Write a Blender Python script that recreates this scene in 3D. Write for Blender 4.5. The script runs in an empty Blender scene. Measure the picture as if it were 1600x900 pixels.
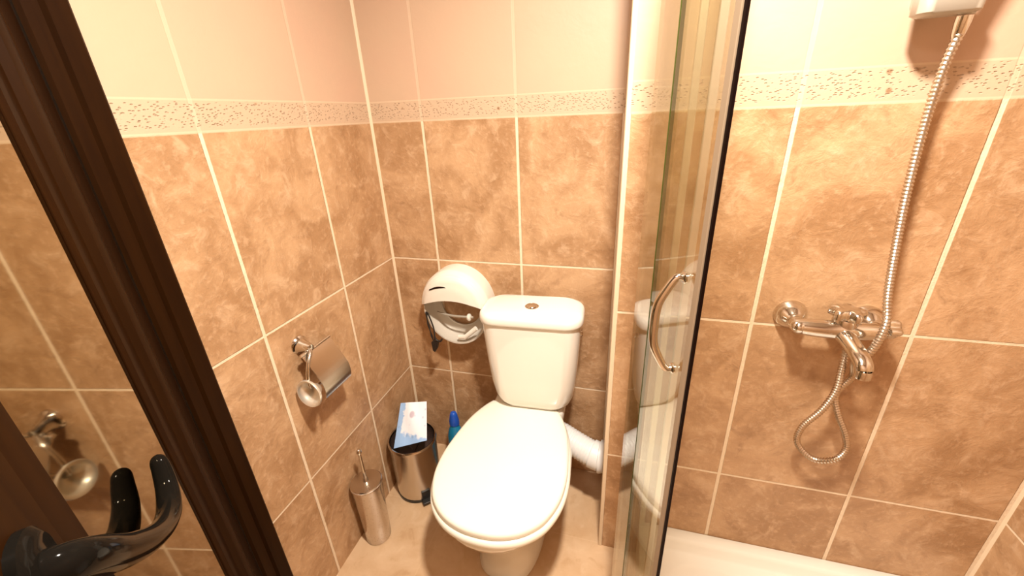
import bpy, bmesh, math, random
from math import sin, cos, pi, radians, sqrt
from mathutils import Vector, Matrix, Euler
random.seed(7)
sc = bpy.context.scene
COL = sc.collection

# ------------------------------------------------------------------ camera, light, exposure
cam_d = bpy.data.cameras.new('camera')
cam = bpy.data.objects.new('camera', cam_d); COL.objects.link(cam); sc.camera = cam
cam_d.sensor_width = 36.0
cam_d.lens = 36.0 * 636.84 / 1600.0
cam_d.clip_start = 0.01
R = Matrix(((0.96271534, 0.06946675, -0.26144512),
            (0.26748826, -0.38865663, 0.88170066),
            (-0.0403635, -0.91876025, -0.39274724)))      # camera axes (right, down, forward) in the room
M = Matrix((( R[0][0], -R[0][1], -R[0][2]), (R[1][0], -R[1][1], -R[1][2]), (R[2][0], -R[2][1], -R[2][2])))
cam.matrix_world = Matrix.Translation((0.8971, -1.3641, 1.4637)) @ M.to_4x4()

sc.view_settings.view_transform = 'Standard'
sc.view_settings.look = 'None'
sc.view_settings.gamma = 1.0
sc.view_settings.use_curve_mapping = False
sc.view_settings.exposure = 1.2

w = bpy.data.worlds.new('world'); sc.world = w; w.use_nodes = True
w.node_tree.nodes['Background'].inputs[0].default_value = (1.0, 0.80, 0.58, 1)
w.node_tree.nodes['Background'].inputs[1].default_value = 0.25

def lamp(name, loc, rot, size, power, color, shape='DISK', spread=180):
    d = bpy.data.lights.new(name, 'AREA'); d.shape = shape; d.size = size; d.energy = power; d.color = color
    d.spread = radians(spread)
    o = bpy.data.objects.new(name, d); COL.objects.link(o); o.location = loc; o.rotation_euler = rot
    return o
lamp('ceiling_lamp', (0.94, -0.95, 2.20), (0, 0, 0), 0.12, 24, (1.0, 0.90, 0.765))
lamp('fill_lamp', (0.50, -1.60, 2.30), (radians(-12), 0, 0), 0.45, 7, (1.0, 0.88, 0.74))  # added soft fill from the near left, not a lamp of the room

# ------------------------------------------------------------------ measures of the room
YS = -0.3268          # shower wall plane
XP = 0.8784           # edge of the boxed-out wall
XR = 1.8933           # right wall
ZC, ZM, ZB, ZT = 0.4385, 0.953, 1.4533, 1.5185
TW = 0.3333
H = 2.45

# ------------------------------------------------------------------ node helpers
class NT:
    def __init__(self, name):
        self.m = bpy.data.materials.new(name); self.m.use_nodes = True
        self.t = self.m.node_tree; self.b = self.t.nodes['Principled BSDF']; self.out = self.t.nodes['Material Output']
    def n(self, ty, **kw):
        nd = self.t.nodes.new(ty)
        for k, v in kw.items(): setattr(nd, k, v)
        return nd
    def put(self, sock, v):
        if isinstance(v, bpy.types.NodeSocket): self.t.links.new(v, sock)
        elif isinstance(v, (tuple, list)) and len(v) == 3 and sock.type == 'RGBA': sock.default_value = (*v, 1)
        else: sock.default_value = v
    def math(self, op, a, b=None, c=None):
        nd = self.n('ShaderNodeMath', operation=op)
        self.put(nd.inputs[0], a)
        if b is not None: self.put(nd.inputs[1], b)
        if c is not None: self.put(nd.inputs[2], c)
        return nd.outputs[0]
    def mix(self, f, a, b):
        nd = self.n('ShaderNodeMix', data_type='RGBA')
        self.put(nd.inputs[0], f); self.put(nd.inputs[6], a); self.put(nd.inputs[7], b)
        return nd.outputs[2]
    def ramp(self, v, lo, hi):
        nd = self.n('ShaderNodeMapRange', interpolation_type='SMOOTHSTEP')
        self.put(nd.inputs[0], v); nd.inputs[1].default_value = lo; nd.inputs[2].default_value = hi
        return nd.outputs[0]
    def noise(self, vec, scale, detail=3, rough=0.55, dist=0.0):
        nd = self.n('ShaderNodeTexNoise')
        self.put(nd.inputs['Vector'], vec); nd.inputs['Scale'].default_value = scale
        nd.inputs['Detail'].default_value = detail; nd.inputs['Roughness'].default_value = rough
        nd.inputs['Distortion'].default_value = dist
        return nd.outputs[0]
    def bump(self, h, strength, dist, prev=None):
        nd = self.n('ShaderNodeBump'); nd.inputs['Strength'].default_value = strength; nd.inputs['Distance'].default_value = dist
        self.put(nd.inputs['Height'], h)
        if prev is not None: self.put(nd.inputs['Normal'], prev)
        return nd.outputs[0]
    def obj(self): return self.n('ShaderNodeTexCoord').outputs['Object']

def simple(name, col, rough=0.5, metal=0.0, coat=0.0, noise=0.0, nscale=30, sub=0.0, bump=0.0, bscale=60, spec=0.5):
    N = NT(name); b = N.b
    b.inputs['Roughness'].default_value = rough; b.inputs['Metallic'].default_value = metal
    b.inputs['Coat Weight'].default_value = coat; b.inputs['Specular IOR Level'].default_value = spec
    f = N.noise(N.obj(), nscale)
    c2 = tuple(max(0, x * (1 - noise)) for x in col)
    N.put(b.inputs['Base Color'], N.mix(f, col, c2))
    if bump: N.put(b.inputs['Normal'], N.bump(N.noise(N.obj(), bscale), bump, 0.002))
    return N.m

def tile_material(name, ux, uy, corner_x=None, corner_y=None):
    N = NT(name); b = N.b
    co = N.obj()
    sx = N.n('ShaderNodeSeparateXYZ'); N.put(sx.inputs[0], co); X, Y, Z = sx.outputs
    nn = N.n('ShaderNodeSeparateXYZ'); N.put(nn.inputs[0], N.n('ShaderNodeTexCoord').outputs['Normal'])
    facex = N.math('GREATER_THAN', N.math('ABSOLUTE', nn.outputs[0]), 0.5)
    def dist(c, u0):
        u = N.math('DIVIDE', N.math('SUBTRACT', c, u0), TW)
        r = N.math('ROUND', u)
        return N.math('MULTIPLY', N.math('ABSOLUTE', N.math('SUBTRACT', u, r)), TW), N.math('FLOOR', u)
    dx, ix = dist(X, ux); dy, iy = dist(Y, uy)
    def sel(a, c): return N.math('ADD', N.math('MULTIPLY', facex, a), N.math('MULTIPLY', N.math('SUBTRACT', 1.0, facex), c))
    dv = sel(dy, dx); iv = sel(iy, ix)
    if corner_x is not None: pass
    dh = None
    for z in (ZC - 0.5, ZC, ZM, ZT + 0.5):
        d = N.math('ABSOLUTE', N.math('SUBTRACT', Z, z))
        dh = d if dh is None else N.math('MINIMUM', dh, d)
    wob = N.math('MULTIPLY', N.math('SUBTRACT', N.noise(co, 60, 2), 0.5), 0.0016)
    dv = N.math('ADD', dv, wob); dh = N.math('ADD', dh, wob)
    gv = N.math('SUBTRACT', 1.0, N.ramp(dv, 0.0038, 0.0058))
    gh = N.math('SUBTRACT', 1.0, N.ramp(dh, 0.0024, 0.0038))
    edge = N.math('SUBTRACT', 1.0, N.ramp(N.math('ABSOLUTE', N.math('SUBTRACT', Z, ZB + 0.001)), 0.0020, 0.0036))
    edge2 = N.math('SUBTRACT', 1.0, N.ramp(N.math('ABSOLUTE', N.math('SUBTRACT', Z, ZT)), 0.0012, 0.0026))
    upper = N.math('GREATER_THAN', Z, ZB)
    top = N.math('GREATER_THAN', Z, ZT)
    band = N.math('SUBTRACT', upper, top)
    # per tile shift of the pattern
    row = N.math('ADD', N.math('GREATER_THAN', Z, ZC), N.math('GREATER_THAN', Z, ZM))
    cmb = N.n('ShaderNodeCombineXYZ')
    N.put(cmb.inputs[0], N.math('MULTIPLY', iv, 3.7)); N.put(cmb.inputs[1], N.math('MULTIPLY', row, 5.3)); N.put(cmb.inputs[2], N.math('MULTIPLY', iv, 1.9))
    va = N.n('ShaderNodeVectorMath', operation='ADD'); N.put(va.inputs[0], co); N.put(va.inputs[1], cmb.outputs[0]); tv = va.outputs[0]
    n1 = N.noise(tv, 5.5, 4, 0.6, 0.8); n2 = N.noise(tv, 17, 5, 0.65, 0.6); n3 = N.noise(tv, 55, 4, 0.6)
    brown = N.mix(N.ramp(n1, 0.32, 0.68), (0.36, 0.202, 0.098), (0.53, 0.330, 0.183))
    brown = N.mix(N.math('MULTIPLY', N.ramp(n2, 0.50, 0.72), 0.55), brown, (0.64, 0.44, 0.28))
    brown = N.mix(N.math('MULTIPLY', N.ramp(n2, 0.45, 0.25), 0.55), brown, (0.27, 0.145, 0.069))
    brown = N.mix(N.math('MULTIPLY', N.ramp(n3, 0.5, 0.72), 0.35), brown, (0.68, 0.46, 0.29))
    cream = N.mix(N.ramp(N.noise(tv, 3.2, 3), 0.35, 0.7), (0.55, 0.395, 0.28), (0.56, 0.38, 0.275))
    # band: rows of short slanted dashes and a few dark pits
    st = N.n('ShaderNodeMapping'); N.put(st.inputs['Vector'], co); st.inputs['Scale'].default_value = (1, 1, 2.2); st.inputs['Rotation'].default_value = (0.35, 0.35, 0)
    vo = N.n('ShaderNodeTexVoronoi'); N.put(vo.inputs['Vector'], st.outputs[0]); vo.inputs['Scale'].default_value = 105
    dots = N.ramp(vo.outputs['Distance'], 0.36, 0.12)
    vo2 = N.n('ShaderNodeTexVoronoi'); N.put(vo2.inputs['Vector'], co); vo2.inputs['Scale'].default_value = 22
    gate = N.math('GREATER_THAN', N.noise(co, 11, 2), 0.5)
    pits = N.math('MULTIPLY', N.ramp(vo2.outputs['Distance'], 0.16, 0.07), gate)
    inner = N.math('MULTIPLY', N.ramp(Z, ZB + 0.008, ZB + 0.013), N.ramp(Z, ZT - 0.003, ZT - 0.008))
    bandc = N.mix(N.math('MULTIPLY', N.math('MULTIPLY', dots, inner), 0.40), (0.55, 0.40, 0.28), (0.27, 0.165, 0.09))
    bandc = N.mix(N.math('MULTIPLY', N.math('MULTIPLY', pits, inner), 0.75), bandc, (0.22, 0.11, 0.045))
    c = N.mix(top, N.mix(upper, brown, bandc), cream)
    grout = N.math('MAXIMUM', gv, gh)
    gstr = N.math('SUBTRACT', 1.0, N.math('MULTIPLY', upper, 0.75))
    c = N.mix(N.math('MULTIPLY', grout, gstr), c, (0.78, 0.63, 0.46))
    c = N.mix(N.math('MULTIPLY', N.math('MAXIMUM', edge, edge2), 0.7), c, (0.66, 0.51, 0.36))
    N.put(b.inputs['Base Color'], c)
    rr = N.math('ADD', 0.36, N.math('MULTIPLY', n2, 0.25))
    rr = N.math('ADD', rr, N.math('MULTIPLY', grout, 0.3))
    N.put(b.inputs['Roughness'], rr)
    b.inputs['Specular IOR Level'].default_value = 0.42
    h = N.math('ADD', N.math('MULTIPLY', n2, 0.7), N.math('MULTIPLY', n3, 0.3))
    h = N.math('MULTIPLY', h, N.math('SUBTRACT', 1.0, N.math('MULTIPLY', upper, 0.80)))
    h = N.math('SUBTRACT', h, N.math('MULTIPLY', N.math('MULTIPLY', N.math('MULTIPLY', dots, inner), band), 0.4))
    h = N.math('SUBTRACT', h, N.math('MULTIPLY', N.math('MULTIPLY', grout, gstr), 0.35))
    N.put(b.inputs['Normal'], N.bump(h, 0.75, 0.007))
    return N.m

def floor_material():
    N = NT('floor_tile'); b = N.b; co = N.obj()
    n1 = N.noise(co, 4.5, 4, 0.6, 0.8); n2 = N.noise(co, 16, 5, 0.6, 0.6)
    c = N.mix(N.ramp(n1, 0.3, 0.7), (0.54, 0.35, 0.20), (0.64, 0.45, 0.285))
    c = N.mix(N.math('MULTIPLY', N.ramp(n2, 0.5, 0.75), 0.5), c, (0.70, 0.52, 0.35))
    c = N.mix(N.math('MULTIPLY', N.ramp(n2, 0.45, 0.28), 0.4), c, (0.40, 0.22, 0.10))
    sx = N.n('ShaderNodeSeparateXYZ'); N.put(sx.inputs[0], co)
    g = None
    for k, o in ((0, 0.27), (1, -0.72)):
        u = N.math('DIVIDE', N.math('SUBTRACT', sx.outputs[k], o), 0.40)
        d = N.math('MULTIPLY', N.math('ABSOLUTE', N.math('SUBTRACT', u, N.math('ROUND', u))), 0.40)
        q = N.math('SUBTRACT', 1.0, N.ramp(d, 0.0014, 0.0026)); g = q if g is None else N.math('MAXIMUM', g, q)
    c = N.mix(N.math('MULTIPLY', g, 0.35), c, (0.66, 0.48, 0.30))
    N.put(b.inputs['Base Color'], c); b.inputs['Roughness'].default_value = 0.4
    N.put(b.inputs['Normal'], N.bump(n2, 0.3, 0.004))
    return N.m

def wood_material():
    N = NT('dark_wood'); b = N.b
    mp = N.n('ShaderNodeMapping'); N.put(mp.inputs['Vector'], N.obj()); mp.inputs['Scale'].default_value = (1, 1, 0.07)
    n = N.noise(mp.outputs[0], 60, 4, 0.6, 0.5)
    N.put(b.inputs['Base Color'], N.mix(n, (0.008, 0.0022, 0.0005), (0.026, 0.0088, 0.0013)))
    b.inputs['Roughness'].default_value = 0.5
    b.inputs['Specular IOR Level'].default_value = 0.07
    return N.m

def glass_material(name, tint, rough=0.0, extra=0.0):
    N = NT(name); N.t.nodes.remove(N.b)
    fr = N.n('ShaderNodeFresnel')
    bf = N.n('ShaderNodeNewGeometry').outputs['Backfacing']
    N.put(fr.inputs[0], N.math('SUBTRACT', 1.5, N.math('MULTIPLY', bf, 1.5 - 1 / 1.5)))   # the same reflectance from inside the pane
    tr = N.n('ShaderNodeBsdfTransparent'); N.put(tr.inputs[0], tint)
    gl = N.n('ShaderNodeBsdfGlossy'); gl.inputs['Roughness'].default_value = rough
    mx = N.n('ShaderNodeMixShader')
    f = N.math('ADD', fr.outputs[0], extra)
    N.put(mx.inputs[0], f); N.t.links.new(tr.outputs[0], mx.inputs[1]); N.t.links.new(gl.outputs[0], mx.inputs[2])
    N.t.links.new(mx.outputs[0], N.out.inputs[0])
    return N.m

def bag_material():
    N = NT('printed_paper'); b = N.b; co = N.n('ShaderNodeTexCoord').outputs['UV']
    sx = N.n('ShaderNodeSeparateXYZ'); N.put(sx.inputs[0], co)
    U, V = sx.outputs[0], sx.outputs[1]
    n = N.noise(co, 7, 3)
    left = N.ramp(N.math('ADD', U, N.math('MULTIPLY', n, 0.30)), 0.36, 0.32)
    low = N.ramp(N.math('ADD', N.math('ADD', V, N.math('MULTIPLY', U, 0.35)), N.math('MULTIPLY', n, 0.35)), 0.62, 0.52)
    blue = N.math('MAXIMUM', left, low)
    c = N.mix(blue, (0.82, 0.86, 0.95), (0.34, 0.54, 0.88))
    v = N.n('ShaderNodeTexVoronoi'); N.put(v.inputs['Vector'], co); v.inputs['Scale'].default_value = 5
    c = N.mix(N.math('MULTIPLY', N.ramp(v.outputs['Distance'], 0.22, 0.12), 0.45), c, (0.22, 0.34, 0.58))
    du = N.math('SUBTRACT', U, 0.52); dv = N.math('SUBTRACT', V, 0.70)
    spot = N.ramp(N.math('ADD', N.math('MULTIPLY', du, du), N.math('MULTIPLY', dv, dv)), 0.011, 0.003)
    c = N.mix(N.math('MULTIPLY', spot, 0.6), c, (0.36, 0.20, 0.30))
    N.put(b.inputs['Base Color'], c); b.inputs['Roughness'].default_value = 0.6
    return N.m

def perforated_material():
    N = NT('perforated_chrome'); b = N.b
    b.inputs['Metallic'].default_value = 1; b.inputs['Roughness'].default_value = 0.22
    v = N.n('ShaderNodeTexVoronoi'); N.put(v.inputs['Vector'], N.obj()); v.inputs['Scale'].default_value = 110
    d = N.ramp(v.outputs['Distance'], 0.28, 0.20)
    N.put(b.inputs['Base Color'], N.mix(N.math('MULTIPLY', d, 0.25), (0.62, 0.56, 0.50), (0.30, 0.24, 0.18)))
    N.put(b.inputs['Normal'], N.bump(d, 0.25, 0.002))
    return N.m

MAT = {}
MAT['wall_back'] = tile_material('tile_back', 0.1993, 0.0245)
MAT['wall_left'] = tile_material('tile_left', 0.1993, -0.3093)
MAT['wall_shower'] = tile_material('tile_shower', 1.2170, 0.01)
MAT['floor'] = floor_material()
MAT['plaster'] = simple('ceiling_paint', (0.80, 0.74, 0.64), 0.8, noise=0.05)
MAT['wood'] = wood_material()
MAT['ceramic'] = simple('ceramic', (0.83, 0.80, 0.735), 0.10, coat=0.5, noise=0.01)
MAT['seat'] = simple('seat_plastic', (0.84, 0.81, 0.715), 0.20, noise=0.01)
MAT['acrylic'] = simple('acrylic', (0.82, 0.80, 0.74), 0.22, noise=0.02)
MAT['grout'] = simple('trim_white', (0.74, 0.59, 0.42), 0.5, noise=0.06)
MAT['chrome'] = simple('chrome', (0.70, 0.67, 0.62), 0.13, 1.0)
MAT['brushed'] = simple('brushed_steel', (0.62, 0.55, 0.47), 0.24, 1.0, noise=0.08)
MAT['hose'] = simple('hose_metal', (0.60, 0.52, 0.43), 0.30, 1.0)
MAT['aluminium'] = simple('aluminium', (0.80, 0.76, 0.68), 0.35, 0.7)
MAT['black'] = simple('black_plastic', (0.014, 0.012, 0.011), 0.35)
MAT['lever'] = simple('black_lacquer', (0.006, 0.005, 0.004), 0.09, 0.0, spec=0.16); MAT['lever'].node_tree.nodes['Principled BSDF'].inputs['IOR'].default_value = 1.25
MAT['rubber'] = simple('dark_seal', (0.008, 0.002, 0.001), 0.6, spec=0.1)
MAT['seal'] = simple('clear_seal', (0.40, 0.31, 0.22), 0.6, spec=0.15)
MAT['plastic'] = simple('white_plastic', (0.80, 0.76, 0.69), 0.30, noise=0.03)
MAT['tub'] = simple('grey_plastic', (0.62, 0.57, 0.50), 0.35, noise=0.08, nscale=14)
MAT['pipe'] = simple('pipe_plastic', (0.74, 0.75, 0.76), 0.4, noise=0.04)
MAT['blue'] = simple('blue_plastic', (0.015, 0.09, 0.50), 0.25)
MAT['teal'] = simple('teal_plastic', (0.01, 0.22, 0.42), 0.25)
MAT['perf'] = perforated_material()
MAT['bag'] = bag_material()
MAT['liner'] = simple('dark_liner', (0.05, 0.03, 0.025), 0.4, noise=0.3)
MAT['greycast'] = simple('satin_grey', (0.46, 0.43, 0.37), 0.35, 0.3)
MAT['glass'] = glass_material('shower_glass', (0.93, 0.93, 0.86), 0.0, 0.04)
MAT['glass_edge'] = simple('glass_edge_green', (0.05, 0.065, 0.012), 0.15)
mm = NT('dark_mirror'); mm.b.inputs['Metallic'].default_value = 1.0; mm.b.inputs['Roughness'].default_value = 0.035
mm.put(mm.b.inputs['Base Color'], mm.mix(mm.noise(mm.obj(), 3), (0.36, 0.30, 0.18), (0.33, 0.275, 0.165))); MAT['mirror'] = mm.m

# ------------------------------------------------------------------ mesh helpers
def new(): return bmesh.new()
def link(name, bm, mat, parent=None, smooth=40, sub=0, bevel=0.0):
    bmesh.ops.recalc_face_normals(bm, faces=bm.faces)
    me = bpy.data.meshes.new(name); bm.to_mesh(me); bm.free()
    if smooth:
        me.shade_smooth()
        if smooth < 180: me.set_sharp_from_angle(angle=radians(smooth))
    o = bpy.data.objects.new(name, me); COL.objects.link(o)
    if mat: me.materials.append(MAT[mat] if isinstance(mat, str) else mat)
    if bevel:
        b = o.modifiers.new('bevel', 'BEVEL'); b.width = bevel; b.segments = 3; b.limit_method = 'ANGLE'
    if sub:
        s = o.modifiers.new('sub', 'SUBSURF'); s.levels = sub; s.render_levels = sub
    if parent: o.parent = parent
    return o
def struct(o): o['kind'] = 'structure'; return o
def thing(name, label, cat, loc=(0, 0, 0)):
    o = bpy.data.objects.new(name, None); COL.objects.link(o); o.location = loc
    o['label'] = label; o['category'] = cat; o.empty_display_size = 0.05
    return o
def tag(o, label, cat): o['label'] = label; o['category'] = cat; return o
def keep(o, root):                      # meshes are drawn in room coordinates
    o.parent = root; o.location = -Vector(root.location)
    return o
def box(bm, x0, x1, y0, y1, z0, z1, mat=None):
    v = [bm.verts.new((x, y, z)) for z in (z0, z1) for y in (y0, y1) for x in (x0, x1)]
    if mat is not None:
        for q in v: q.co = mat @ q.co
    for f in ((0, 1, 3, 2), (4, 6, 7, 5), (0, 4, 5, 1), (2, 3, 7, 6), (0, 2, 6, 4), (1, 5, 7, 3)):
        bm.faces.new([v[i] for i in f])
    return v
def frame(axis):
    a = Vector(axis).normalized(); u = Vector((0, 0, 1)) if abs(a.z) < 0.9 else Vector((1, 0, 0))
    x = u.cross(a).normalized(); y = a.cross(x)
    return x, y, a
def lathe(bm, origin, axis, prof, n=40, a0=0, a1=2 * pi, close=True):
    """prof: list of (radius, along)"""
    x, y, a = frame(axis); o = Vector(origin); full = abs(a1 - a0 - 2 * pi) < 1e-6
    rings = []
    for r, t in prof:
        if r < 1e-6 and full: rings.append([bm.verts.new(o + a * t)]); continue
        k = n if full else n + 1
        rings.append([bm.verts.new(o + a * t + (x * cos(a0 + (a1 - a0) * i / n) + y * sin(a0 + (a1 - a0) * i / n)) * r) for i in range(k)])
    for A, B in zip(rings, rings[1:]):
        m = n if full else n
        for i in range(m):
            j = (i + 1) % len(A) if len(A) > 1 else 0; j2 = (i + 1) % len(B) if len(B) > 1 else 0
            if len(A) == 1 and len(B) == 1: continue
            if len(A) == 1: bm.faces.new((A[0], B[i], B[j2]))
            elif len(B) == 1: bm.faces.new((A[i], A[j], B[0]))
            else: bm.faces.new((A[i], A[j], B[j2], B[i]))
    return rings
def catmull(pts, n=8, closed=False):
    P = [Vector(p) for p in pts]; out = []
    N = len(P)
    for i in range(N if closed else N - 1):
        g = (lambda k: P[k % N]) if closed else (lambda k: P[min(max(k, 0), N - 1)])
        a, b, c, d = g(i - 1), g(i), g(i + 1), g(i + 2)
        for j in range(n):
            t = j / n
            out.append(0.5 * ((2 * b) + (c - a) * t + (2 * a - 5 * b + 4 * c - d) * t * t + (3 * b - a - 3 * c + d) * t ** 3))
    if not closed: out.append(P[-1])
    return out
def tube(bm, pts, rad, n=14, flat=None, cap=True, up=(0, 0, 1)):
    """rad: number or function of t in 0..1; flat: (sx, sy) scale of the section"""
    P = [Vector(p) for p in pts]; rings = []
    u = None
    for i, p in enumerate(P):
        t = (P[min(i + 1, len(P) - 1)] - P[max(i - 1, 0)]).normalized()
        if u is None:
            u = Vector(up) - t * t.dot(Vector(up))
            if u.length < 1e-3: u = Vector((1, 0, 0)) - t * t.x
            u.normalize()
        else:
            u = (u - t * t.dot(u)).normalized()
        v = t.cross(u)
        r = rad(i / (len(P) - 1)) if callable(rad) else rad
        sx, sy = flat or (1, 1)
        rings.append([bm.verts.new(p + u * cos(2 * pi * k / n) * r * sx + v * sin(2 * pi * k / n) * r * sy) for k in range(n)])
    for A, B in zip(rings, rings[1:]):
        for k in range(n): bm.faces.new((A[k], A[(k + 1) % n], B[(k + 1) % n], B[k]))
    if cap:
        bm.faces.new(rings[0]); bm.faces.new(list(reversed(rings[-1])))
    return rings
def loft(bm, rings, cap0=True, cap1=True):
    R_ = [[bm.verts.new(p) for p in r] for r in rings]; n = len(R_[0])
    for A, B in zip(R_, R_[1:]):
        for k in range(n): bm.faces.new((A[k], A[(k + 1) % n], B[(k + 1) % n], B[k]))
    if cap0: bm.faces.new(R_[0])
    if cap1: bm.faces.new(list(reversed(R_[-1])))
    return R_
def rrect(cx, cy, w, d, r, n=6):
    r = min(r, w / 2 - 1e-4, d / 2 - 1e-4); out = []
    for qx, qy, a in ((1, 1, 0), (-1, 1, pi / 2), (-1, -1, pi), (1, -1, 1.5 * pi)):
        for k in range(n + 1):
            t = a + (pi / 2) * k / n
            out.append((cx + qx * (w / 2 - r) + r * cos(t), cy + qy * (d / 2 - r) + r * sin(t)))
    return out

# ------------------------------------------------------------------ room
def slab(name, b, mat):
    bm = new(); box(bm, *b); return struct(link(name, bm, mat, smooth=0))
slab('floor', (-0.35, XR + 0.12, -2.35, 0.12, -0.10, 0.0), 'floor')
slab('ceiling', (-0.35, XR + 0.12, -2.35, 0.12, H, H + 0.08), 'plaster')
slab('wall_back', (-0.12, XP, 0.0, 0.12, 0.0, H), 'wall_back')
slab('wall_shower', (XP, XR, YS, 0.12, 0.0, H), 'wall_shower')
slab('wall_right', (XR, XR + 0.12, -2.35, 0.12, 0.0, H), 'wall_left')
slab('wall_front', (-0.12, XR, -2.35, -2.23, 0.0, H), 'wall_back')
DY0, DY1, DZ = -0.875, -1.62, 2.07
bm = new()
box(bm, -0.12, 0.0, DY0, 0.0, 0.0, H)
box(bm, -0.12, 0.0, -2.23, DY1, 0.0, H)
box(bm, -0.12, 0.0, DY1, DY0, DZ, H)
struct(link('wall_left', bm, 'wall_left', smooth=0))
bm = new(); box(bm, -0.35, -0.30, -2.35, 0.12, 0.0, H)
struct(link('wall_hall', bm, 'plaster', smooth=0))

# grout bead in the corner, corner strip on the boxed-out wall
bm = new()
bm_pts = [(0.0, -0.0), (0.007, 0.0), (0.0035, -0.0045), (0.0, -0.0075)]
loft(bm, [[Vector((x, y, z)) for x, y in bm_pts] for z in (0.0, H)])
struct(link('trim_1', bm, 'grout'))
bm = new()
sec = [(XP - 0.0035, YS + 0.008), (XP - 0.0035, YS + 0.001), (XP - 0.001, YS - 0.0035), (XP + 0.008, YS - 0.0035), (XP + 0.008, YS), (XP, YS + 0.002), (XP, YS + 0.008)]
loft(bm, [[Vector((x, y, z)) for x, y in sec] for z in (0.0, H)])
struct(link('trim_2', bm, 'grout'))
bm = new()
sec = [(XR, YS), (XR - 0.005, YS), (XR - 0.0025, YS - 0.0025), (XR, YS - 0.005)]
loft(bm, [[Vector((x, y, z)) for x, y in sec] for z in (0.168, H)])
struct(link('trim_3', bm, 'grout'))

# ------------------------------------------------------------------ wooden door with its dark mirror glass
HX, HY = 0.0, -0.875
ang = radians(-39)
dvec = Vector((cos(ang), sin(ang), 0)); nvec = Vector((-dvec.y, dvec.x, 0))
DM = Matrix(((dvec.x, nvec.x, 0, HX), (dvec.y, nvec.y, 0, HY), (0, 0, 1, 0), (0, 0, 0, 1)))   # (along door, out of door, up)
def stile(s_profile, z0, z1):
    """profile of (s, offset) closed by the back of the door"""
    bm = new()
    sec = [(s, o) for s, o in s_profile] + [(s_profile[-1][0], -0.036), (s_profile[0][0], -0.036)]
    loft(bm, [[DM @ Vector((s, o, z)) for s, o in sec] for z in (z0, z1)])
    return bm
DW = 0.705
hs = stile([(0.012, 0.004), (0.020, 0.008), (0.085, 0.008), (0.092, 0.003), (0.098, 0.004), (0.118, 0.013), (0.145, 0.016), (0.158, 0.012), (0.164, 0.002), (0.172, 0.001), (0.196, 0.001), (0.206, 0.006), (0.226, 0.006), (0.232, 0.001)], 0.01, 2.05)
door = struct(link('door_1', hs, 'wood', smooth=35))
door['label'] = 'dark brown wooden door standing half open, with a dark mirrored glass panel'
ls = stile([(0.562, 0.001), (0.568, 0.006), (0.590, 0.006), (0.600, 0.002), (0.606, 0.008), (DW - 0.006, 0.008), (DW, 0.003)], 0.01, 2.05)
o = link('lock_stile', ls, 'wood', door, smooth=35)
bm = new(); box(bm, 0.232, 0.562, -0.036, 0.006, 0.01, 0.20, DM); link('bottom_rail', bm, 'wood', door, bevel=0.002)
bm = new(); box(bm, 0.232, 0.562, -0.036, 0.006, 1.90, 2.05, DM); link('top_rail', bm, 'wood', door, bevel=0.002)
bm = new(); box(bm, 0.230, 0.564, -0.012, -0.0005, 0.195, 1.905, DM); link('mirror_glass', bm, 'mirror', door, smooth=0)
# lever handle: plate, neck, curved lever
lev = bpy.data.objects.new('door_handle', None); COL.objects.link(lev); lev.parent = door; lev.location = DM @ Vector((0.655, 0.008, 1.13))
lev['label'] = 'glossy black lever handle'
def sub(o): o.parent = lev; o.location = -Vector(lev.location); return o
bm = new()
loft(bm, [[DM @ Vector((0.655 + x * k, oo, 1.11 + z * k)) for x, z in rrect(0, 0, 0.045, 0.21, 0.02)] for oo, k in ((0.006, 1), (0.014, 1), (0.017, 0.93))])
sub(link('back_plate', bm, 'lever'))
bm = new()
pts = catmull([DM @ Vector(p) for p in ((0.655, 0.010, 1.180), (0.652, 0.024, 1.175), (0.630, 0.028, 1.152), (0.586, 0.026, 1.108), (0.528, 0.024, 1.058), (0.472, 0.022, 1.020), (0.430, 0.022, 1.006), (0.397, 0.021, 1.013), (0.377, 0.020, 1.033), (0.364, 0.018, 1.052))], 8)
tube(bm, pts, lambda t: (0.0165 - 0.0065 * max(0, (t - 0.6) / 0.4) ** 1.5) * math.sqrt(max(0.04, 1 - max(0, (t - 0.93) / 0.07) ** 2)), 18, flat=(1.0, 0.8))
sub(link('lever', bm, 'lever', smooth=60))

# casing on the tiled wall, beside and above the doorway
bm = new()
sec = [(0.0, -0.803), (0.016, -0.803), (0.021, -0.808), (0.021, -0.838), (0.015, -0.844), (0.015, -0.866), (0.010, -0.872), (0.0, -0.872)]
loft(bm, [[Vector((x, y, z)) for x, y in sec] for z in (0.0, DZ + 0.06)])
struct(link('trim_4', bm, 'wood', smooth=35))
bm = new(); box(bm, 0.0, 0.02, DY1 - 0.06, DY1, 0.0, DZ + 0.06); box(bm, 0.0, 0.02, DY1, -0.872, DZ, DZ + 0.06)
struct(link('trim_5', bm, 'wood', smooth=0))

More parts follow.
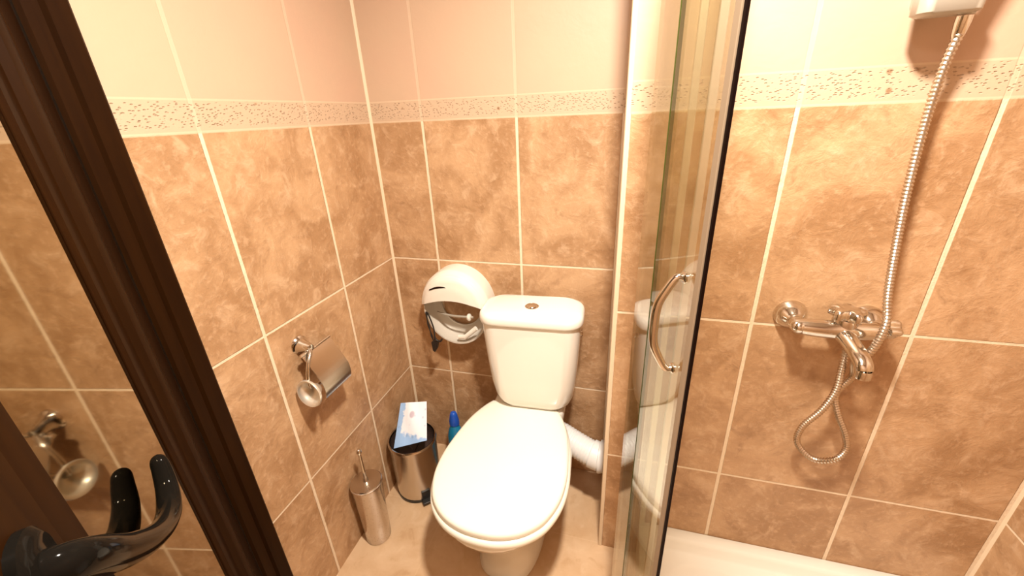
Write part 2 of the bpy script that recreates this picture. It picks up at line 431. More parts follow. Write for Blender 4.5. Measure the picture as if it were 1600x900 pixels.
# ------------------------------------------------------------------ shower tray
TX0, TX1, TY0, TY1, TZ = 1.005, XR, -1.18, YS, 0.167
tray = thing('shower_tray', 'white acrylic shower tray with raised rim against the tiled wall below the mixer', 'shower tray', ((TX0 + TX1) / 2, (TY0 + TY1) / 2, 0))
bm = new()
def rr(inset, z, r):
    return [Vector((x, y, z)) for x, y in rrect((TX0 + TX1) / 2, (TY0 + TY1) / 2, TX1 - TX0 - 2 * inset, TY1 - TY0 - 2 * inset, r)]
loft(bm, [rr(0.003, 0.0, .02), rr(0.001, 0.02, .02), rr(0.0005, TZ - 0.004, .02), rr(0.0012, TZ - 0.001, .02), rr(0.0025, TZ, .02), rr(0.030, TZ, .04), rr(0.036, TZ - 0.002, .05),
          rr(0.042, TZ - 0.012, .06), rr(0.050, TZ - 0.032, .06), rr(0.056, TZ - 0.037, .07), rr(0.082, TZ - 0.040, .09), rr(0.090, TZ - 0.046, .09), rr(0.105, TZ - 0.080, .1), rr(0.125, TZ - 0.097, .1), rr(0.20, TZ - 0.102, .1), rr(0.33, TZ - 0.106, .05)])
keep(link('basin', bm, 'acrylic', smooth=50), tray)
bm = new(); lathe(bm, ((TX0 + TX1) / 2, -0.75, TZ - 0.106), (0, 0, 1), [(0, 0.004), (0.035, 0.004), (0.045, 0.0), (0.045, -0.003)])
keep(link('drain', bm, 'chrome'), tray)

# ------------------------------------------------------------------ folding glass shower door
sd = thing('shower_door', 'folding clear glass shower door with chrome bow handle, standing open over the tray edge', 'shower door', (0.93, -0.55, TZ))
phi = radians(8.2)
gd = Vector((sin(phi), -cos(phi), 0)); gn = Vector((-cos(phi), -sin(phi), 0))     # along the glass towards the room; outwards (left)
G0 = Vector((0.927, -0.564, 0))
GM = Matrix(((gd.x, gn.x, 0, G0.x), (gd.y, gn.y, 0, G0.y), (0, 0, 1, 0), (0, 0, 0, 1)))
GZ0, GZ1 = TZ + 0.012, 2.02
bm = new(); box(bm, 0.0, 0.1385, -0.003, 0.003, GZ0, GZ1, GM); keep(link('rear_pane', bm, 'glass', smooth=0), sd)
bm = new(); box(bm, 0.1385, 0.1400, -0.0035, 0.0035, GZ0, GZ1, GM); keep(link('pane_edge', bm, 'glass_edge', smooth=0), sd)
sd.children[-1]['label'] = 'dark green polished glass edge'
phi2 = radians(14.0)
gd2 = Vector((sin(phi2), -cos(phi2), 0)); gn2 = Vector((-cos(phi2), -sin(phi2), 0))
G2 = GM @ Vector((0.1440, 0, 0))
GM2 = Matrix(((gd2.x, gn2.x, 0, G2.x), (gd2.y, gn2.y, 0, G2.y), (0, 0, 1, 0), (0, 0, 0, 1)))
bm = new(); box(bm, 0.0, 0.158, -0.003, 0.003, GZ0, GZ1, GM2); keep(link('front_pane', bm, 'glass', smooth=0), sd)
bm = new(); box(bm, 0.155, 0.169, -0.0035, 0.0035, GZ0, GZ1, GM2); keep(link('clear_seal', bm, 'seal', smooth=0, bevel=0.001), sd)
bm = new(); box(bm, 0.169, 0.1745, -0.0022, 0.0014, GZ0, GZ1, GM2); keep(link('magnetic_strip', bm, 'rubber', smooth=0, bevel=0.0005), sd)
# pane joining it to the tray edge
bm = new()
box(bm, 0.931, 1.010, -0.567, -0.561, GZ0, GZ1); keep(link('side_pane', bm, 'glass', smooth=0), sd)
bm = new()
box(bm, 1.010, 1.024, -0.572, -0.556, TZ, GZ1); keep(link('hinge_post', bm, 'aluminium', smooth=0, bevel=0.002), sd)
# chrome bow handle on the outside of the front pane
hroot = bpy.data.objects.new('bow_handle', None); COL.objects.link(hroot); hroot.parent = sd
hz = 1.4637
hroot.location = (GM2 @ Vector((0.1240, 0.003, 1.19))) - Vector(sd.location)
def subh(o): o.parent = hroot; o.location = -(Vector(hroot.location) + Vector(sd.location)); return o
z0h, z1h = 1.112, 1.264
zmid = (z0h + z1h) / 2
bm = new()
hp = catmull([GM2 @ Vector(p) for p in ((0.126, 0.004, z1h - 0.006), (0.125, 0.014, z1h - 0.006), (0.124, 0.025, z1h - 0.024), (0.123, 0.034, zmid + 0.030), (0.123, 0.036, zmid), (0.123, 0.034, zmid - 0.030), (0.124, 0.025, z0h + 0.024), (0.125, 0.014, z0h + 0.006), (0.126, 0.004, z0h + 0.006))], 7)
tube(bm, hp, lambda t: 0.0044 + 0.0018 * sin(pi * t), 16)
subh(link('bow', bm, 'chrome', smooth=80))
for zz in (z0h + 0.006, z1h - 0.006):
    bm = new(); c0 = GM2 @ Vector((0.126, 0.003, zz)); lathe(bm, c0, gn2, [(0, 0), (0.008, 0), (0.008, 0.002), (0.006, 0.004), (0, 0.005)], 24)
    subh(link('mount', bm, 'chrome'))
# wall profile
bm = new(); box(bm, 1.006, 1.022, YS - 0.018, YS, TZ, 2.02)
o = link('wall_profile', bm, 'aluminium', smooth=0, bevel=0.002)
tag(o, 'slim vertical aluminium profile on the shower wall, seen through the glass door', 'profile')

# ------------------------------------------------------------------ toilet
TC = 0.567
toilet = thing('toilet', 'white ceramic close-coupled toilet with closed lid in the tiled alcove', 'toilet', (TC, -0.3, 0))
half = [(-0.150, 0.128), (-0.185, 0.150), (-0.25, 0.177), (-0.32, 0.193), (-0.39, 0.203), (-0.45, 0.207), (-0.51, 0.203), (-0.56, 0.190), (-0.608, 0.167), (-0.643, 0.134), (-0.666, 0.098), (-0.680, 0.056), (-0.685, 0.020)]
def outline(cx, k=1.0, grow=0.0, dy=0.0, sy=1.0, n=3):
    """closed outline of lid / seat / rim, counter-clockwise from the back right"""
    right = [(h, y) for y, h in half]
    pts = [(x, y) for x, y in right] + [(-x, y) for x, y in reversed(right)]
    cy = -0.43
    out = []
    P = catmull([Vector((x, y, 0)) for x, y in pts], n, closed=False)
    m = len(P)
    for i, p in enumerate(P):
        t = P[min(i + 1, m - 1)] - P[max(i - 1, 0)]
        nv = Vector((-t.y, t.x, 0)).normalized()
        if nv.dot(Vector((p.x, p.y - cy, 0))) < 0: nv = -nv
        out.append(Vector((cx + p.x * k + nv.x * grow, cy + (p.y - cy) * sy + nv.y * grow + dy, 0)))
    return out
def atz(ring, z): return [Vector((p.x, p.y, z)) for p in ring]
# lid
bm = new()
rings = [atz(outline(TC, grow=g), z) for g, z in ((-0.006, 0.418), (-0.001, 0.420), (0.0, 0.426), (0.0, 0.434), (-0.003, 0.440), (-0.010, 0.443), (-0.03, 0.4445), (-0.07, 0.4455), (-0.12, 0.446))]
loft(bm, rings)
keep(link('lid', bm, 'seat', smooth=50), toilet)
# seat ring
bm = new()
og = [atz(outline(TC, grow=g), z) for g, z in ((0.001, 0.393), (0.006, 0.395), (0.008, 0.402), (0.007, 0.411), (0.002, 0.416), (-0.006, 0.4175))]
loft(bm, og)
keep(link('seat', bm, 'seat', smooth=50), toilet)
# bowl and pedestal in one
bm = new()
def bowl_ring(z, wk, front, back, sq=2.2, n=44):
    """superellipse-ish ring; wk half width, front/back y extents"""
    cy = (front + back) / 2; out = []
    L = (back - front) / 2
    for i in range(n):
        t = 2 * pi * i / n
        c_, s_ = cos(t), sin(t)
        e = 2 / sq
        x = wk * math.copysign(abs(c_) ** e, c_); y = L * math.copysign(abs(s_) ** e, s_)
        # widen the middle, narrow the back
        f = 1.0
        if y > 0: f = 1.0 - 0.30 * (y / L) ** 1.5 * (1 if z > 0.2 else 0.2)
        out.append(Vector((TC + x * f, cy + y, z)))
    return out
prof = [(0.0, 0.112, -0.535, -0.06, 3.0), (0.012, 0.115, -0.54, -0.058, 3.0), (0.03, 0.108, -0.53, -0.06, 2.8), (0.08, 0.100, -0.515, -0.065, 2.6), (0.14, 0.102, -0.520, -0.07, 2.4),
        (0.20, 0.122, -0.550, -0.065, 2.2), (0.255, 0.152, -0.592, -0.055, 2.15), (0.30, 0.180, -0.640, -0.045, 2.15), (0.335, 0.196, -0.667, -0.04, 2.15), (0.365, 0.206, -0.683, -0.035, 2.2), (0.383, 0.209, -0.690, -0.035, 2.2), (0.391, 0.208, -0.688, -0.035, 2.2), (0.395, 0.196, -0.670, -0.04, 2.2)]
loft(bm, [bowl_ring(*p_) for p_ in prof])
# rear deck under the tank
dk = [[Vector((x, y, z)) for x, y in rrect(TC + 0.012, -0.105, w_, d_, 0.045)] for z, w_, d_ in ((0.30, 0.16, 0.11), (0.35, 0.24, 0.14), (0.38, 0.27, 0.155), (0.415, 0.275, 0.16), (0.432, 0.27, 0.155), (0.438, 0.255, 0.14))]
loft(bm, dk)
keep(link('bowl', bm, 'ceramic', smooth=60), toilet)
for sx_ in (-0.08, 0.08):
    bm = new(); lathe(bm, (TC + sx_ - 0.012, -0.150, 0.428), (1, 0, 0), [(0, 0), (0.011, 0), (0.011, 0.024), (0, 0.024)], 20)
    keep(link('lid_hinge', bm, 'seat'), toilet)
# tank
tyaw = Matrix.Translation((0.601, -0.125, 0)) @ Matrix.Rotation(radians(3.0), 4, 'Z')
bm = new()
def tr(z, w_, yf, r):     # yf: front y in local coordinates; back fixed
    yb = 0.078
    return [tyaw @ Vector((x, y, z)) for x, y in rrect(0, (yb + yf) / 2, w_, yb - yf, r)]
loft(bm, [tr(0.436, 0.20, -0.020, .03), tr(0.439, 0.225, -0.035, .05), tr(0.449, 0.248, -0.050, .06), tr(0.470, 0.275, -0.062, .06), tr(0.50, 0.293, -0.071, .06), tr(0.56, 0.309, -0.078, .055), tr(0.64, 0.323, -0.084, .055), tr(0.72, 0.332, -0.088, .05), tr(0.79, 0.339, -0.091, .05), tr(0.812, 0.341, -0.092, .05)])
keep(link('tank', bm, 'ceramic', smooth=60), toilet)
bm = new()
loft(bm, [tr(0.812, 0.343, -0.094, .052), tr(0.815, 0.354, -0.099, .056), tr(0.822, 0.358, -0.101, .058), tr(0.836, 0.357, -0.100, .058), tr(0.845, 0.350, -0.096, .056), tr(0.850, 0.335, -0.086, .05), tr(0.853, 0.29, -0.06, .04)])
keep(link('tank_lid', bm, 'ceramic', smooth=60), toilet)
bp = tyaw @ Vector((0.0, -0.012, 0.852))
bm = new(); lathe(bm, bp, (0, 0, 1), [(0.024, -0.002), (0.024, 0.003), (0.021, 0.005), (0.019, 0.003), (0.017, 0.0055), (0, 0.0065)], 32)
keep(link('flush_button', bm, 'chrome'), toilet)
bp = tyaw @ Vector((0.168, -0.01, 0.76))
bm = new(); lathe(bm, bp, (1, 0, 0), [(0.009, -0.006), (0.009, 0.004), (0.006, 0.008), (0, 0.008)], 20)
keep(link('side_cap', bm, 'chrome'), toilet)
# corrugated waste pipe to the boxed-out wall
bm = new()
cp = catmull([(0.640, -0.105, 0.300), (0.70, -0.125, 0.300), (0.76, -0.150, 0.290), (0.82, -0.170, 0.278), (0.860, -0.178, 0.272)], 22)
x_ = len(cp)
rings = tube(bm, cp, lambda t: (0.047 + 0.0022 * (1 if int(t * 46) % 2 else 0) * (1 if 0.10 < t < 0.76 else 0) + (0.006 if t >= 0.78 else 0)), 28)
keep(link('waste_pipe', bm, 'pipe', smooth=70), toilet)
bm = new(); lathe(bm, (0.855, -0.176, 0.273), (1, -0.1, 0), [(0.054, 0), (0.060, 0.002), (0.060, 0.010), (0.054, 0.0225), (0.0, 0.0225)], 32)
keep(link('pipe_collar', bm, 'pipe'), toilet)

# ------------------------------------------------------------------ jumbo paper dispenser (broken cover)
CX, CZ, RR = 0.284, 0.782, 0.160
disp = thing('paper_dispenser', 'round white plastic jumbo roll dispenser, open and empty, beside the toilet tank', 'paper dispenser', (CX, 0, CZ))
def ypt(r, a, y): return Vector((CX + r * cos(a), y, CZ + r * sin(a)))
# back tub: lower shell with ring plate
bm = new()
def shell(prof, a0, a1, n=48):
    rows = []
    for i in range(n + 1):
        a = a0 + (a1 - a0) * i / n
        rows.append([bm.verts.new(ypt(r, a, y)) for r, y in prof])
    full = abs(a1 - a0 - 2 * pi) < 1e-6
    for A, B in zip(rows, rows[1:]):
        for k in range(len(prof)): bm.faces.new((A[k], A[(k + 1) % len(prof)], B[(k + 1) % len(prof)], B[k]))
    if not full: bm.faces.new(rows[0]); bm.faces.new(rows[-1])
shell([(0.100, -0.002), (0.150, -0.002), (0.152, -0.075), (0.148, -0.092), (0.142, -0.092), (0.145, -0.075), (0.140, -0.022), (0.125, -0.010), (0.106, -0.008), (0.102, -0.012), (0.098, -0.012)], pi * 0.98, pi * 2.02)
shell([(0.098, -0.002), (0.150, -0.002), (0.152, -0.040), (0.147, -0.040), (0.144, -0.012), (0.104, -0.008), (0.098, -0.010)], 0.02 * pi, 0.98 * pi)
bmesh.ops.remove_doubles(bm, verts=bm.verts, dist=0.0005)
keep(link('back_shell', bm, 'tub', smooth=50), disp)
# hood: domed upper cover cut along a brim
bm = new()
NA, NR = 44, 14
for off, flip in ((0.0, False), (-0.004, True)):
    pass
def dome(a, q, off):
    """q 0 = wall, 1 = towards front centre"""
    # profile from rim at the wall over the shoulder to the face
    prof = [(RR, 0.0), (RR + 0.001, -0.04), (RR, -0.080), (RR - 0.008, -0.100), (RR - 0.025, -0.113), (RR - 0.06, -0.121), (RR - 0.11, -0.124), (0.0, -0.125)]
    t = q * (len(prof) - 1); i = min(int(t), len(prof) - 2); f = t - i
    r = prof[i][0] * (1 - f) + prof[i + 1][0] * f; y = prof[i][1] * (1 - f) + prof[i + 1][1] * f
    return max(0.0, r + off), y - off * (-1 if q > 0.45 else 0)
rows_o, rows_i = [], []
NQ = 28
for i in range(NA + 1):
    a = pi * 1.02 - (pi * 1.04) * i / NA
    brim = 0.022 + 0.018 * sin(max(0, min(pi, a)))      # height of the brim over the centre
    ro, ri = [], []
    for k in range(NQ + 1):
        q = k / NQ
        for lst, off in ((ro, 0.0), (ri, -0.004)):
            r, y = dome(a, q, off)
            p = Vector((CX + r * cos(a), y, CZ + r * sin(a)))
            lst.append(p)
    rows_o.append(ro); rows_i.append(ri)
def brimz(x): 
    u = (x - CX) / RR
    return CZ + 0.012 + 0.040 * (1 - min(1, u * u))
bmh = new()
for rows in (rows_o, rows_i):
    V = [[bmh.verts.new(p) for p in r] for r in rows]
    for A, B in zip(V, V[1:]):
        for k in range(NQ): 
            try: bmh.faces.new((A[k], A[k + 1], B[k + 1], B[k]))
            except ValueError: pass
bmesh.ops.remove_doubles(bmh, verts=bmh.verts, dist=0.0004)
# trim everything on the face below the brim, following the curve with several cuts
import itertools
NB = 12
geo = None
def keepface(f):
    c_ = f.calc_center_median()
    return c_.z > brimz(c_.x) - 0.0
for j in range(NB):
    xa = CX - RR * 1.02 + 2 * RR * 1.02 * j / NB; xb = CX - RR * 1.02 + 2 * RR * 1.02 * (j + 1) / NB
    za, zb_ = brimz(xa), brimz(xb)
    n_ = Vector((-(zb_ - za), 0, xb - xa)).normalized()
    fs = [f for f in bmh.faces if xa - 0.02 < f.calc_center_median().x < xb + 0.02]
    ge = set(fs) | set(e for f in fs for e in f.edges) | set(v for f in fs for v in f.verts)
    bmesh.ops.bisect_plane(bmh, geom=list(ge), plane_co=(xa, 0, za), plane_no=n_)
bmesh.ops.delete(bmh, geom=[f for f in bmh.faces if not keepface(f)], context='FACES')
hood = link('hood', bmh, 'plastic', smooth=55)
keep(hood, disp)
# slot window and lock hole on the hood
def patch(name, pts, th, mat):
    bm = new()
    tube(bm, pts, th, 8, flat=(1, 0.35))
    return keep(link(name, bm, mat), disp)
bm = new()
sl = []
for k in range(13):
    t = k / 12; x = CX - 0.095 + 0.098 * t; z = CZ + 0.088 + 0.012 * t + 0.008 * sin(pi * t)
    sl.append(Vector((x, -0.119 - 0.0012 * t, z)))
tube(bm, sl, lambda t: 0.0022 + 0.0022 * sin(pi * t), 8)
keep(link('slot', bm, 'rubber'), disp)
bm = new(); lathe(bm, (CX - 0.045, -0.096, CZ + 0.140), (0, -0.6, 0.8), [(0, 0.001), (0.005, 0.001), (0.006, -0.004)], 16)
keep(link('lock', bm, 'greycast'), disp)
# spindle bar with end knob, paper guide
bm = new(); tube(bm, catmull([(CX - 0.10, -0.060, CZ - 0.030), (CX - 0.02, -0.085, CZ - 0.028), (CX + 0.085, -0.095, CZ - 0.022)], 6), 0.0045, 12)
keep(link('spindle', bm, 'greycast'), disp)
bm = new(); lathe(bm, (CX + 0.060, -0.094, CZ - 0.024), (1, -0.1, 0.05), [(0, 0), (0.012, 0), (0.015, 0.004), (0.015, 0.010), (0.010, 0.014), (0, 0.014)], 24)
keep(link('knob', bm, 'plastic'), disp)
bm = new(); tube(bm, [(CX + 0.005, -0.090, CZ - 0.118), (CX + 0.04, -0.092, CZ - 0.113), (CX + 0.095, -0.094, CZ - 0.068)], 0.010, 12, flat=(1, 0.7))
keep(link('paper_guide', bm, 'plastic'), disp)

for ch in disp.children:                 # the drum is a little narrower than tall and 11 cm deep
    for v in ch.data.vertices:
        v.co.x = CX + (v.co.x - CX) * 0.88; v.co.y *= 0.88

# black strap dangling from the dispenser
bm = new()
tube(bm, catmull([(0.170, -0.095, 0.772), (0.172, -0.100, 0.74), (0.180, -0.104, 0.70), (0.186, -0.104, 0.665), (0.192, -0.104, 0.640)], 6), lambda t: 0.0035 + 0.0012 * sin(20 * t), 8)
tube(bm, catmull([(0.176, -0.097, 0.770), (0.190, -0.102, 0.735), (0.198, -0.104, 0.70), (0.196, -0.104, 0.66), (0.192, -0.104, 0.640)], 6), 0.003, 8)
tube(bm, catmull([(0.196, -0.104, 0.668), (0.205, -0.106, 0.655), (0.220, -0.106, 0.652), (0.228, -0.104, 0.662)], 5), 0.004, 8)
loft(bm, [[Vector((x, -0.104 + dy_, z)) for x, z in ((0.182, 0.645), (0.212, 0.650), (0.206, 0.622), (0.192, 0.600), (0.184, 0.606))] for dy_ in (-0.005, 0.005)])
o = link('black_strap', bm, 'black', smooth=50)
tag(o, 'small tangled black strap dangling from the left side of the round dispenser', 'strap')

# ------------------------------------------------------------------ chrome toilet paper holder on the left wall
ph = thing('paper_holder', 'chrome toilet paper holder with flap cover, empty, on the left tiled wall', 'paper holder', (0, -0.55, 0.87))
bm = new(); lathe(bm, (0.0, -0.548, 0.872), (1, -0.12, -0.05), [(0.0, 0), (0.027, 0), (0.027, 0.004), (0.024, 0.007), (0.021, 0.011), (0.019, 0.018), (0.0155, 0.028), (0.013, 0.040), (0.010, 0.048), (0, 0.050)], 36)
keep(link('wall_rosette', bm, 'chrome'), ph)
bm = new(); tube(bm, catmull([(0.040, -0.552, 0.869), (0.050, -0.562, 0.860), (0.056, -0.585, 0.838), (0.058, -0.600, 0.805), (0.058, -0.602, 0.775), (0.058, -0.590, 0.762), (0.058, -0.560, 0.760)], 7), 0.0052, 14)
keep(link('arm', bm, 'chrome', smooth=70), ph)
bm = new(); tube(bm, [(0.058, -0.585, 0.760), (0.058, -0.475, 0.758)], 0.006, 14)
keep(link('roll_bar', bm, 'chrome'), ph)
bm = new(); lathe(bm, (0.060, -0.588, 0.752), (-0.05, -1, 0.10), [(0.008, -0.016), (0.014, -0.010), (0.024, 0.004), (0.035, 0.015), (0.040, 0.019), (0.043, 0.023), (0.041, 0.028), (0.036, 0.027), (0.030, 0.018), (0.017, 0.002), (0.0, -0.004)], 36)
keep(link('bell_end', bm, 'aluminium', smooth=70), ph)
# flap: sheet curving over the roll
bm = new()
def sheet(path, y0_, y1_, th=0.0012):
    P = [Vector((x, 0, z)) for x, z in path]; ra, rb = [], []
    for i, p in enumerate(P):
        t = (P[min(i + 1, len(P) - 1)] - P[max(i - 1, 0)]).normalized(); nn = Vector((-t.z, 0, t.x)) * th
        ra.append((p + nn)); rb.append((p - nn))
    sec = ra + rb[::-1]
    loft(bm, [[Vector((q.x, yy, q.z)) for q in sec] for yy in (y0_, y1_)])
fl = [(p.x, p.z) for p in catmull([(0.034, 0, 0.862), (0.052, 0, 0.838), (0.070, 0, 0.806), (0.080, 0, 0.786), (0.088, 0, 0.766), (0.090, 0, 0.742), (0.085, 0, 0.722), (0.076, 0, 0.712)], 5)]
sheet(fl, -0.585, -0.468)
keep(link('flap_cover', bm, 'brushed', smooth=50), ph)
bm = new(); tube(bm, [(0.040, -0.590, 0.860), (0.040, -0.468, 0.860)], 0.0042, 12)
keep(link('flap_hinge', bm, 'chrome'), ph)

# ------------------------------------------------------------------ pedal bin with a paper bag
BX, BY = 0.112, -0.243
pb = thing('pedal_bin', 'chrome pedal bin without a lid in the corner between toilet brush and toilet', 'bin', (BX, BY, 0))
bm = new(); lathe(bm, (BX, BY, 0), (0, 0, 1), [(0, 0.004), (0.088, 0.004), (0.090, 0.012), (0.092, 0.03), (0.094, 0.25), (0.097, 0.258), (0.098, 0.268), (0.095, 0.273), (0.091, 0.270), (0.090, 0.25), (0.086, 0.02), (0, 0.02)], 56)
keep(link('body', bm, 'brushed', smooth=50), pb)
bm = new(); lathe(bm, (BX, BY, 0), (0, 0, 1), [(0, 0.0), (0.090, 0.0), (0.092, 0.003), (0.092, 0.013), (0.088, 0.014)], 48)
keep(link('base_ring', bm, 'black', smooth=50), pb)
PA = Vector((0.70, -0.71, 0)).normalized(); PS = Vector((-PA.y, PA.x, 0))
PM = Matrix(((PA.x, PS.x, 0, BX), (PA.y, PS.y, 0, BY), (0, 0, 1, 0), (0, 0, 0, 1)))
bm = new(); box(bm, 0.085, 0.118, -0.022, 0.022, 0.010, 0.020, PM); box(bm, 0.088, 0.096, -0.018, 0.018, 0.0, 0.06, PM)
keep(link('pedal', bm, 'black', bevel=0.002), pb)
bm = new(); lathe(bm, (BX, BY, 0), (0, 0, 1), [(0, 0.19), (0.05, 0.20), (0.080, 0.215), (0.0875, 0.25), (0.0885, 0.262)], 40)
for v in bm.verts:
    if v.co.z < 0.26: v.co.z += random.uniform(-.006, .006); 
keep(link('liner', bm, 'liner', smooth=60), pb)
# bag
bm = new(); uv = bm.loops.layers.uv.new('uv')
BL = Vector((0.062, -0.305, 0.255)); BR_ = Vector((0.190, -0.262, 0.285)); TL = Vector((0.048, -0.188, 0.385)); TR_ = Vector((0.156, -0.166, 0.395))
NU, NV = 9, 10; grid = {}
for side in (0, 1):
    for i in range(NU + 1):
        for j in range(NV + 1):
            u, v = i / NU, j / NV
            p = (BL * (1 - u) + BR_ * u) * (1 - v) + (TL * (1 - u) + TR_ * u) * v
            nrm = (BR_ - BL).cross(TL - BL).normalized()
            puff = 0.012 * sin(pi * u) * (0.4 + 0.6 * sin(pi * v)) + 0.004 * sin(9 * u + 5 * v) * sin(pi * u)
            p = p + nrm * (puff if side == 0 else -puff)
            grid[side, i, j] = bm.verts.new(p)
for side in (0, 1):
    for i in range(NU):
        for j in range(NV):
            f = bm.faces.new((grid[side, i, j], grid[side, i + 1, j], grid[side, i + 1, j + 1], grid[side, i, j + 1]))
            for lp, (a, b_) in zip(f.loops, ((i, j), (i + 1, j), (i + 1, j + 1), (i, j + 1))): lp[uv].uv = (a / NU, b_ / NV)
bmesh.ops.remove_doubles(bm, verts=bm.verts, dist=0.0003)
o = link('printed_packet', bm, 'bag', smooth=60)
tag(o, 'white and pale blue printed packet sticking out of the chrome pedal bin', 'packet')

# ------------------------------------------------------------------ toilet brush in chrome holder
TBX, TBY = 0.062, -0.488
tb = thing('toilet_brush', 'chrome toilet brush in a cylindrical holder on the floor by the left wall', 'toilet brush', (TBX, TBY, 0))
lean = Vector((0.035, -0.03, 0.34))
bm = new(); lathe(bm, (TBX, TBY, 0), (0, 0, 1), [(0, 0), (0.044, 0), (0.046, 0.004), (0.048, 0.10), (0.053, 0.260), (0.056, 0.270), (0.056, 0.276), (0.052, 0.278)], 52)
keep(link('holder', bm, 'perf', smooth=50), tb)
bm = new(); lathe(bm, (TBX, TBY, 0), (0, 0, 1), [(0.053, 0.275), (0.0545, 0.278), (0.052, 0.281), (0.030, 0.281), (0.010, 0.283), (0.008, 0.300), (0, 0.300)], 44)
keep(link('holder_lid', bm, 'brushed', smooth=50), tb)
bm = new(); tube(bm, catmull([(TBX, TBY, 0.300), (TBX, TBY, 0.33), (TBX, TBY + 0.0, 0.412)], 4), lambda t: 0.0065 - 0.0012 * t, 14)
lathe(bm, (TBX, TBY, 0.405), (0, 0, 1), [(0.004, 0), (0.008, 0.004), (0.0095, 0.011), (0.008, 0.018), (0.004, 0.022), (0, 0.023)], 20)
keep(link('handle', bm, 'chrome', smooth=70), tb)

# ------------------------------------------------------------------ blue bottle behind the toilet
bl = thing('cleaner_bottle', 'blue plastic cleaner bottle on the floor behind the toilet, beside the bin', 'bottle', (0.238, -0.105, 0))
bm = new()
def el(z, a_, b_): return [Vector((0.238 + a_ * cos(t * 2 * pi / 28), -0.105 + b_ * sin(t * 2 * pi / 28), z)) for t in range(28)]
loft(bm, [el(0.0, .034, .024), el(0.006, .037, .027), el(0.12, .038, .028), el(0.18, .036, .027), el(0.215, .028, .023), el(0.235, .019, .018), el(0.245, .016, .016)])
keep(link('body', bm, 'teal', smooth=60), bl)
bm = new()
loft(bm, [el(0.243, .022, .020), el(0.262, .022, .020), el(0.272, .020, .018), el(0.292, .016, .015), el(0.303, .012, .012), el(0.306, .006, .006)])
keep(link('cap', bm, 'blue', smooth=60), bl)

# ------------------------------------------------------------------ shower mixer
MX, MZ = 1.372, 0.985
mx = thing('shower_mixer', 'chrome bath and shower mixer tap with round wall flanges on the shower wall', 'tap', (MX, YS, MZ))
for k in (-1, 1):
    bm = new(); lathe(bm, (MX + k * 0.077, YS, MZ + 0.002), (0, -1, 0), [(0, 0), (0.036, 0), (0.0365, 0.003), (0.035, 0.009), (0.031, 0.018), (0.025, 0.028), (0.019, 0.036), (0.014, 0.042), (0.013, 0.052), (0, 0.054)], 44)
    keep(link('wall_flange', bm, 'chrome', smooth=60), mx)
bm = new()
yb = YS - 0.062
tube(bm, catmull([(MX - 0.085, yb + 0.004, MZ), (MX - 0.06, yb, MZ), (MX - 0.02, yb - 0.002, MZ), (MX + 0.02, yb - 0.002, MZ), (MX + 0.06, yb, MZ), (MX + 0.085, yb + 0.004, MZ)], 5), lambda t: 0.0165 + 0.005 * sin(pi * t), 24)
for k in (-1, 1):
    lathe(bm, (MX + k * 0.077, YS - 0.040, MZ), (0, -1, 0), [(0.016, 0), (0.017, 0.018), (0.013, 0.036), (0, 0.041)], 24)
keep(link('body', bm, 'chrome', smooth=60), mx)
# spout towards the room, turned down at the end
bm = new()
tube(bm, catmull([(MX + 0.008, yb - 0.006, MZ - 0.004), (MX + 0.012, yb - 0.035, MZ - 0.010), (MX + 0.016, yb - 0.070, MZ - 0.020), (MX + 0.019, yb - 0.092, MZ - 0.030), (MX + 0.020, yb - 0.100, MZ - 0.042)], 6), lambda t: 0.0195 - 0.004 * t, 22, flat=(0.85, 1.05))
keep(link('spout', bm, 'chrome', smooth=70), mx)
bm = new(); lathe(bm, (MX + 0.020, yb - 0.100, MZ - 0.040), (0, 0.0, -1), [(0.013, 0), (0.0145, 0.004), (0.0145, 0.018), (0.011, 0.020), (0, 0.018)], 24)
keep(link('aerator', bm, 'chrome'), mx)
# cartridge dome with lobed handle on top
bm = new(); lathe(bm, (MX + 0.012, yb + 0.004, MZ + 0.008), (0, 0, 1), [(0.025, 0), (0.025, 0.012), (0.022, 0.020), (0, 0.022)], 36)
keep(link('cartridge', bm, 'brushed', smooth=60), mx)
bm = new()
lob = []
for zz, k in ((0.028, 0.80), (0.031, 0.98), (0.044, 1.0), (0.050, 0.90), (0.053, 0.70), (0.050, 0.35)):
    lob.append([Vector((MX + 0.012 + (0.031 + 0.0065 * cos(5 * a)) * k * cos(a), yb + 0.004 + (0.031 + 0.0065 * cos(5 * a)) * k * sin(a), MZ + zz)) for a in [2 * pi * q / 60 for q in range(60)]])
loft(bm, lob)
keep(link('lobed_handle', bm, 'chrome', smooth=50), mx)
# diverter knob at the right end of the body
bm = new()
kn = []
for xx, k in ((0.084, 0.6), (0.088, 1.0), (0.104, 1.0), (0.109, 0.85), (0.111, 0.4)):
    kn.append([Vector((MX + xx, yb - 0.003 + (0.019 + 0.004 * cos(4 * a)) * k * cos(a), MZ + 0.012 + (0.019 + 0.004 * cos(4 * a)) * k * sin(a))) for a in [2 * pi * q / 40 for q in range(40)]])
loft(bm, kn)
keep(link('diverter_knob', bm, 'chrome', smooth=50), mx)
bm = new(); lathe(bm, (1.402, yb, MZ - 0.014), (0, 0, -1), [(0.010, -0.006), (0.011, 0.006), (0.011, 0.018), (0.008, 0.022), (0, 0.022)], 20)
keep(link('hose_outlet', bm, 'chrome'), mx)

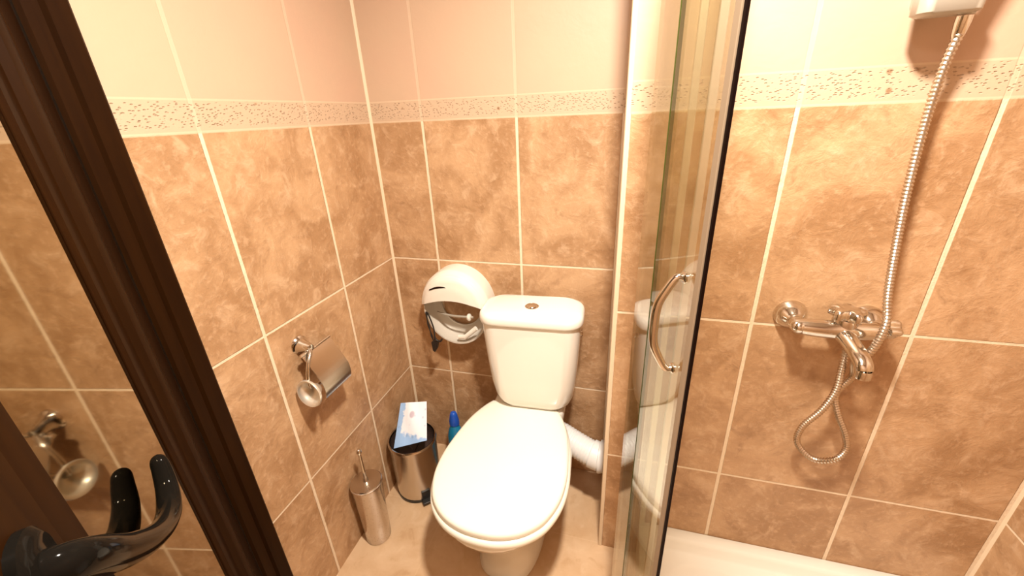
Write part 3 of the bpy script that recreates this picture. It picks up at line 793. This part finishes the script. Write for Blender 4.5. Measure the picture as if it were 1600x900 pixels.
# hose
hose = thing('shower_hose', 'ribbed metal shower hose hanging from the shower head, looping below the mixer', 'hose', (1.42, YS - 0.05, 0.6))
bm = new()
hy = YS - 0.045
HP = [(1.415, YS - 0.060, 1.560), (1.414, hy - 0.005, 1.50), (1.412, hy - 0.01, 1.40), (1.415, hy - 0.02, 1.28), (1.420, hy - 0.035, 1.17), (1.424, hy - 0.05, 1.09), (1.428, hy - 0.066, 1.04), (1.428, hy - 0.066, 1.00), (1.425, hy - 0.056, 0.955),
      (1.413, hy - 0.040, 0.920), (1.430, hy - 0.016, 0.866), (1.418, hy, 0.802), (1.434, hy, 0.746), (1.466, hy, 0.681), (1.478, hy, 0.635), (1.462, hy, 0.598), (1.415, hy, 0.589), (1.370, hy, 0.633), (1.367, hy - 0.005, 0.691), (1.391, hy - 0.016, 0.758), (1.405, hy - 0.020, 0.821), (1.404, hy - 0.018, 0.880), (1.402, yb, 0.925), (1.402, yb, MZ - 0.034)]
Q = catmull(HP, 40); P = [Q[0]]; acc = 0.0; STEP = 0.0036
for q0, q1 in zip(Q, Q[1:]):                 # even steps, so the ribs stay regular
    L_ = (q1 - q0).length; t_ = STEP - acc
    while t_ <= L_: P.append(q0.lerp(q1, t_ / L_)); t_ += STEP
    acc = L_ - (t_ - STEP)
tube(bm, P, lambda t: 0.0082, 12)
# ribs: alternate ring radii
vs = list(bm.verts)
for i in range(len(P)):
    if i % 2 == 0:
        for k in range(12):
            v = vs[i * 12 + k]; v.co = P[i] + (v.co - P[i]) * 0.74
keep(link('corrugated_tube', bm, 'hose', smooth=30), hose)
bm = new(); lathe(bm, (1.415, YS - 0.060, 1.584), (-0.0, 0.1, -1), [(0.0, 0), (0.011, 0), (0.011, 0.010), (0.009, 0.028), (0.007, 0.034)], 20)
keep(link('hose_nut', bm, 'chrome'), hose)

# shower head in its wall bracket
sh = thing('hand_shower', 'grey hand shower resting in its wall bracket above the patterned tile band', 'shower', (1.40, YS, 1.64))
bm = new()
loft(bm, [[Vector((x, YS - yy, z)) for x, z in rrect(1.385, 1.635, w_, h_, 0.016)] for yy, w_, h_ in ((0.0, 0.050, 0.075), (0.012, 0.050, 0.075), (0.020, 0.042, 0.06), (0.052, 0.036, 0.046), (0.060, 0.030, 0.04))])
keep(link('bracket', bm, 'greycast', smooth=50), sh)
bm = new()
tube(bm, catmull([(1.415, YS - 0.062, 1.585), (1.416, YS - 0.068, 1.64), (1.418, YS - 0.078, 1.70), (1.408, YS - 0.098, 1.77), (1.396, YS - 0.125, 1.82)], 6), lambda t: 0.011 + 0.004 * t, 18)
keep(link('handle', bm, 'greycast', smooth=70), sh)
bm = new(); lathe(bm, (1.394, YS - 0.128, 1.835), (-0.15, -0.75, -0.65), [(0, -0.022), (0.02, -0.020), (0.036, -0.008), (0.042, 0.008), (0.042, 0.016), (0.037, 0.018), (0, 0.018)], 36)
keep(link('spray_face', bm, 'greycast', smooth=50), sh)
bm = new()
loft(bm, [[Vector((x, y, z)) for x, y in rrect(1.384, YS - 0.062, w_, d_, 0.018)] for z, w_, d_ in ((1.586, 0.078, 0.040), (1.590, 0.088, 0.050), (1.630, 0.092, 0.054), (1.638, 0.084, 0.046))])
keep(link('cradle', bm, 'greycast', smooth=50), sh)
